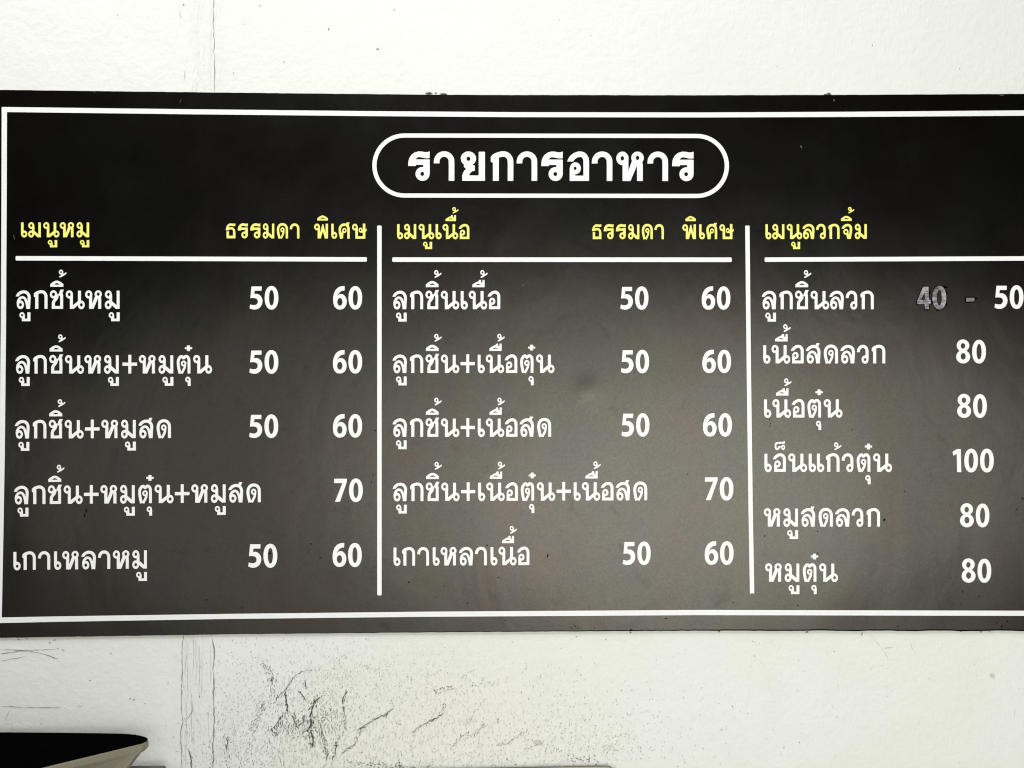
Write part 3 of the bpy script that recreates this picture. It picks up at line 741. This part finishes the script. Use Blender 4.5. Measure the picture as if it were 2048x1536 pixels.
def capsule(xl, xr, yt, yb, r):
    out = []; cy = (yt + yb) / 2
    for k in range(25):
        g = R(90 + 180 * k / 24); out.append((xl + r + r * math.cos(g), cy - r * math.sin(g)))
    for k in range(25):
        g = R(-90 + 180 * k / 24); out.append((xr - r + r * math.cos(g), cy + .9 - r * math.sin(g)))
    return out
co = [at(x, y, BOARD_Y - L_) for x, y in capsule(744.5, 1458, 266.8, 395.2, 64.2)]
ci = [at(x, y, BOARD_Y - L_) for x, y in capsule(753, 1449.4, 275.2, 386.8, 55.8)]
tt = tessellate_polygon([co, ci]); av = co + ci; ff = []
for a, b, c in tt:
    nn = (av[b] - av[a]).cross(av[c] - av[a]); ff.append((a, b, c) if nn.y < 0 else (a, c, b))
keep(mesh_obj('title_frame', av, ff, M_WHITE), board)

write('title_lettering', 'รายการอาหาร', 816.7, 1387.0, 361.3, 361.9, 57.4, M_WHITE, board, grow=1.0, track=6)['label'] = 'large white title lettering inside the rounded frame'
for t, xl, xr, yl, yr in (('เมนูหมู', 41.7, 178.7, 474.8, 474.8), ('ธรรมดา', 451.3, 599.1, 476.9, 477.3), ('พิเศษ', 627.9, 733.7, 477.2, 477.8),
        ('เมนูเนื้อ', 793.8, 939.1, 478.2, 478.4), ('ธรรมดา', 1183.8, 1328.0, 478.6, 478.7), ('พิเศษ', 1364.4, 1467.8, 478.5, 478.6),
        ('เมนูลวกจิ้ม', 1530.5, 1734.0, 478.5, 478.0)):
    write('heading_lettering', t, xl, xr, yl, yr, 30.3, M_YELLOW, board, grow=-3.6)
for t, xl, xr, yl, yr in (('ลูกชิ้นหมู', 31.1, 239.6, 618.1, 618.1), ('ลูกชิ้นหมู+หมูตุ๋น', 29.8, 424.5, 747.6, 747.3), ('ลูกชิ้น+หมูสด', 29.0, 342.3, 877.4, 876.5),
        ('ลูกชิ้น+หมูตุ๋น+หมูสด', 27.2, 522.0, 1009.0, 1004.9), ('เกาเหลาหมู', 26.4, 294.2, 1140.6, 1137.4),
        ('ลูกชิ้นเนื้อ', 784.5, 1000.9, 618.8, 618.8), ('ลูกชิ้น+เนื้อตุ๋น', 784.5, 1109.3, 746.5, 746.1), ('ลูกชิ้น+เนื้อสด', 784.4, 1102.7, 874.1, 873.9),
        ('ลูกชิ้น+เนื้อตุ๋น+เนื้อสด', 784.7, 1294.9, 1002.8, 1001.0), ('เกาเหลาเนื้อ', 786.7, 1059.2, 1131.9, 1130.5),
        ('ลูกชิ้นลวก', 1522.9, 1748.0, 618.9, 618.9), ('เนื้อสดลวก', 1526.0, 1771.0, 727.2, 727.2), ('เนื้อตุ๋น', 1527.6, 1685.3, 835.6, 835.4),
        ('เอ็นแก้วตุ๋น', 1528.4, 1784.4, 944.1, 944.0), ('หมูสดลวก', 1527.3, 1760.5, 1053.7, 1053.7), ('หมูตุ๋น', 1529.7, 1676.3, 1163.9, 1163.9)):
    write('item_lettering', t, xl, xr, yl, yr, 37.2, M_WHITE, board, grow=-3.6)
for t, xl, xr, a, b in (('50', 498.7, 557.1, 571.6, 619.5), ('60', 665.8, 724.6, 571.9, 619.5), ('50', 498.3, 557.0, 699.8, 747.9), ('60', 665.5, 724.6, 699.8, 747.4),
        ('50', 497.9, 556.8, 828.4, 876.4), ('60', 665.5, 724.6, 827.8, 875.6), ('70', 667.9, 725.9, 956.5, 1004.5), ('50', 496.0, 554.9, 1087.2, 1135.9), ('60', 664.8, 723.9, 1085.6, 1134.4),
        ('50', 1240.2, 1297.2, 572.5, 619.8), ('60', 1403.1, 1461.0, 572.4, 619.8), ('50', 1241.5, 1298.4, 699.2, 746.8), ('60', 1404.3, 1462.4, 699.2, 746.5),
        ('50', 1242.4, 1299.2, 826.1, 873.7), ('60', 1405.7, 1464.2, 826.0, 873.5), ('70', 1409.4, 1467.1, 953.8, 1001.4), ('50', 1244.9, 1301.7, 1082.7, 1130.4), ('60', 1409.0, 1467.5, 1082.0, 1130.0),
        ('50', 1988.7, 2047.3, 570.2, 618.2), ('80', 1912.2, 1972.2, 679.3, 727.3), ('80', 1914.1, 1974.0, 788.0, 836.2), ('100', 1904.7, 1987.8, 897.0, 945.2),
        ('80', 1919.8, 1979.1, 1006.8, 1055.0), ('80', 1923.1, 1982.8, 1117.1, 1165.8)):
    price(t, xl, xr, a, b, M_WHITE, board, grow=-2.6)
o = price('40', 1834.0, 1892.5, 571.3, 619.1, M_GLUE, board, 0.0003, 13.0, 'glue_outline')
o = price('40', 1834.0, 1892.5, 571.3, 619.1, M_WORN, board, 0.0007, 0.0, 'price_figures'); o['label'] = 'scratched grey price figures 40'
write('glue_outline', '-', 1932.4, 1948.8, 618, 618, 37.2, M_GLUE, board, 0.0003, 17.0)
o = write('price_dash', '-', 1932.4, 1948.8, 618, 618, 37.2, M_WORN, board, 0.0007); o['label'] = 'scratched grey dash'

# dirt specks and scratches on the sheet
sp = [(492, 1188 - 80, 2.6, 1.6, 0)]
board_specks = [(539, 1107, 3.2, 1.8, .1), (622, 1088, 1.6, 1.2, 0), (640.5, 1115.5, 1.5, 1.5, 0), (750, 860.6, 1.6, 1.6, 0), (746, 948.5, 1.1, 1.5, 0), (745, 953.5, .9, 1, 0), (743, 965, 1.3, 1.6, 0),
    (172.5, 1022, 1.5, 4, .2), (169, 1031, 1.6, 3.6, .2), (1095, 1112, 1.2, 4.4, .05), (1096.5, 1110, 2.2, 1, 0), (974, 1090.5, 1.6, 2, -.5), (1030, 1094.5, 1, .9, 0), (818, 1164.5, 2, 1.8, 0),
    (997, 1155, 2.6, .8, -.6), (889, 1171.5, 1, 1, 0), (874, 1194, .9, .9, 0), (1258, 691, 1, 1.6, 0), (1539, 839, 1.2, 1, 0), (1541, 847.5, 1.5, 1, 0), (1539.5, 852, 1, 1.2, 0),
    (1704, 860, 1.5, 1.2, 0), (1768.5, 1039.5, 2.6, 3, .3), (1529.5, 1072, 1.6, 1.4, 0), (1635, 1062.5, 1.2, 1.2, .5), (1809, 983, 1.1, 1.2, 0), (2045.5, 997, 2, 1.8, -.3), (2033.5, 1019, 1.7, 1.1, .2),
    (1902, 1156.5, 1.2, 1.1, 0), (1924.5, 1183, .9, 2.4, 0), (1958.5, 1192.5, 1.4, 1.4, 0), (1922.5, 1209, 1.1, 1, 0), (1795.5, 1253.5, 1.5, 1.5, 0), (1904.5, 1239.8, 1.1, 1, 0), (1993.5, 1246, 1.4, 1.3, 0),
    (2003.5, 1253.5, 2, 2.6, 0), (2014.5, 1243, 1.8, 1.6, 0), (1596, 1211, 1.8, .9, .4), (1467, 1206, 1.1, 1.1, 0), (1635.5, 1107.5, 1.6, 1.2, 0), (935, 1207, 2.6, .8, -.9), (1094, 1242.5, 1, .9, 0),
    (1143, 1255, 3.6, .7, .9), (1150, 1252.5, 4, .7, .9), (1156, 1257, 3, .6, .8), (1189, 1256.5, 3, .6, .9), (484, 1216, 1.4, 1.3, 0), (413, 1200, 2.6, 1, 0), (27.5, 1089.5, 2.4, 1, 0), (129.5, 1081.5, .9, .9, 0),
    (71, 1089, .8, .8, 0), (1375, 948, 1.2, 1, 0), (1332, 1237, 3, 1, 0), (1262, 1259.5, 3, 1.2, 0), (1011, 1240.5, 1.4, 1, 0), (785, 1210, .9, .8, 0), (600, 1225, 1, .9, 0), (1050, 569, 4, .8, -.25)]
spots('dirt_speck', board_specks, M_SPECK, board, BOARD_Y - .0002)
spots('glue_smear', [(1891, 574, 5, 1.8, .35), (1894, 587, 1.6, 3.5, .2), (1893, 608, 1.6, 4, -.2), (1855, 620, 3.4, 1.6, .2), (1863, 603, 1.8, 6, 0), (1836, 609, 3, 1.4, .2),
      (1846, 573, 1.4, 3, .6), (1931, 600, 1.8, 3.2, .5), (1952, 597, 2.6, 1.8, 0), (1934, 605, 3, 1.2, .4), (1872, 574, 2.4, 1.4, -.5), (1860, 586, 1.5, 4, 0), (1875, 621, 4, 1, 0)], M_GLUE, board, BOARD_Y - .00032)
spots('worn_gap', [(1852, 600, 2.6, .7, -.8), (1856, 608, .8, 2.2, 0), (1868, 592, 2.4, .5, -.2), (1867, 605, 2.2, .5, .2), (1889, 601, 2.2, .5, 0), (1874, 612, 3, .5, .1), (1841, 598, .6, 2, .5), (1851, 578, 1.8, .6, .3)],
      m_plain('worn_dark', (.035, .033, .035), .6, .2, .3, 300), board, BOARD_Y - .0009)
m_sm = m_plain('dull_smear', (0.012, 0.012, 0.010), 0.9, 0.25, .3, 200)
def smear(pts, w):
    return strip('scuff_mark', pts, w, m_sm, board, BOARD_Y - .00015)
M_PALE = m_plain('pale_scratch', (0.14, 0.14, 0.12), .6, .3, .3, 200)
spots('pale_nick', [(1602.5, 293.5, 1.2, 3, -.4), (1668, 200.5, 1.2, 2.6, -.3), (1661, 189, 2.2, 1.2, 0), (189, 184, 3, .6, .2), (2004, 190.4, 5, .7, 0)], M_PALE, board, BOARD_Y - .0003)
for pts, w in (([(359.5, 205), (362.5, 199)], .9), ([(27, 470), (29, 478)], .9), ([(1045, 571), (1053, 567)], .8)):
    strip('scratch', pts, w, M_PALE, board, BOARD_Y - .0003)

# ------------------------------------------------------------------ things in front of the wall, along the lower edge
def loft(name, rings, mat, cap_last=False, cap_first=False):
    n = len(rings[0]); V = [v for r in rings for v in r]; Fc = []
    for k in range(len(rings) - 1):
        for i in range(n):
            j = (i + 1) % n
            Fc.append((k * n + i, k * n + j, (k + 1) * n + j, (k + 1) * n + i))
    if cap_last: Fc.append(tuple(range((len(rings) - 1) * n, len(rings) * n)))
    if cap_first: Fc.append(tuple(range(n - 1, -1, -1)))
    return mesh_obj(name, V, Fc, mat, smooth=False)
ZR = 0.80
edge = [(-330, 1462.5), (-150, 1463.5), (0, 1465), (120, 1466), (200, 1467), (240, 1467.6), (262, 1469), (278, 1471.2), (290, 1474.5), (296, 1478),
        (293, 1482), (283, 1486.5), (262, 1491.3), (215, 1503), (107, 1529), (63, 1540), (-60, 1571), (-330, 1640)]
base = [at_z(x, y, ZR) for x, y in edge]
cen = sum(base, Vector()) / len(base)
def offs(pts, d, z):
    out = []; n = len(pts)
    for i in range(n):
        a, b, c = pts[i - 1], pts[i], pts[(i + 1) % n]
        t = (c - a); t.z = 0; t.normalize(); nn = Vector((-t.y, t.x, 0))
        if nn.dot(cen - b) < 0: nn = -nn
        q = b + nn * d; out.append(Vector((q.x, q.y, z)))
    return out
bx0 = min(v.x for v in base); bx1 = max(v.x for v in base); by0 = min(v.y for v in base); by1 = max(v.y for v in base)
mid = Vector(((bx0 + bx1) / 2, (by0 + by1) / 2, 0))
def inset(d, z):                        # every side moved in by about d, corners kept round
    out = []
    for v in base:
        out.append(Vector((v.x + (mid.x - v.x) * d / ((bx1 - bx0) / 2), v.y + (mid.y - v.y) * d / ((by1 - by0) / 2), z)))
    return out
tray = empty('tray', (cen.x, cen.y, ZR - .075), 'cream plastic tray lined in black standing in the lower left corner', 'tray')
shell = loft('shell', [inset(.001, ZR - .001), inset(-.001, ZR - .004), inset(-.001, ZR - .015), inset(.003, ZR - .019), inset(.008, ZR - .021),
                       inset(.046, ZR - .075)], M_CREAM, cap_last=True)
keep(shell, tray)
liner = loft('liner', [inset(.0004, ZR - .0012), inset(.0, ZR + .0006), inset(.004, ZR + .0004), inset(.012, ZR - .006), inset(.075, ZR - .050)], M_LINER, cap_last=True)
keep(liner, tray)
# brown metal cabinet under the tray
zc = ZR - .075
pR = at_z(334, 1529, zc)
cab = empty('cabinet', (pR.x - .3, pR.y - .2, 0), 'dark brown metal cabinet under the cream tray, its top corner showing', 'cabinet')
slab('body', pR.x - .62, pR.x, pR.y - .42, pR.y, 0.06, zc, M_BROWN, cab, .006)
for fx in (pR.x - .58, pR.x - .04):
    for fy in (pR.y - .38, pR.y - .04): slab('foot', fx - .015, fx + .015, fy - .015, fy + .015, 0.0, .06, M_BROWN, cab)
# beige counter top whose back edge just enters the frame
CY = -.006
pl = at(905, 1536.5, CY); pr_ = at(1215, 1530.8, CY)
cnt = empty('counter', ((pl.x + pr_.x) / 2, -.35, 0), 'beige enamel counter with rounded corner peeping in at the bottom edge', 'counter')
import bmesh
def rounded_slab(name, x0, x1, y0, y1, z0, z1, r, slope, mat):
    pts = []
    for cx, cz, a0 in ((x1 - r, z1 - r, 0), (x0 + r, z1 - r, 90)):
        for k in range(9):
            g = R(a0 + 90 * k / 8); pts.append((cx + r * math.cos(g), cz + r * math.sin(g)))
    pts += [(x0, z0), (x1, z0)]
    V = [Vector((x, y, z + slope * (x - x1))) for y in (y0, y1) for x, z in pts]; n = len(pts)
    Fc = [tuple(range(n)), tuple(range(2 * n - 1, n - 1, -1))] + [(i, i + n, (i + 1) % n + n, (i + 1) % n) for i in range(n)]
    return mesh_obj(name, V, Fc, mat)
sl = (pr_.z - pl.z) / (pr_.x - pl.x)
xr_ = at(1232, 1531, CY).x; xl_ = at(560, 1536, CY).x
keep(rounded_slab('edge_strip', xl_ - .001, xr_, -.0085, -.0065, .50, pr_.z, .022, sl, M_RIM), cnt)
keep(rounded_slab('backsplash', xl_ + .001, xr_ - .0015, -.030, -.0088, .50, pr_.z - .0006, .021, sl, M_BEIGE), cnt)
slab('top', xl_, xr_, -.50, -.032, .57, .60, M_BEIGE, cnt, .006)
slab('body', xl_ + .02, xr_ - .02, -.48, -.04, 0, .569, M_BEIGE, cnt)
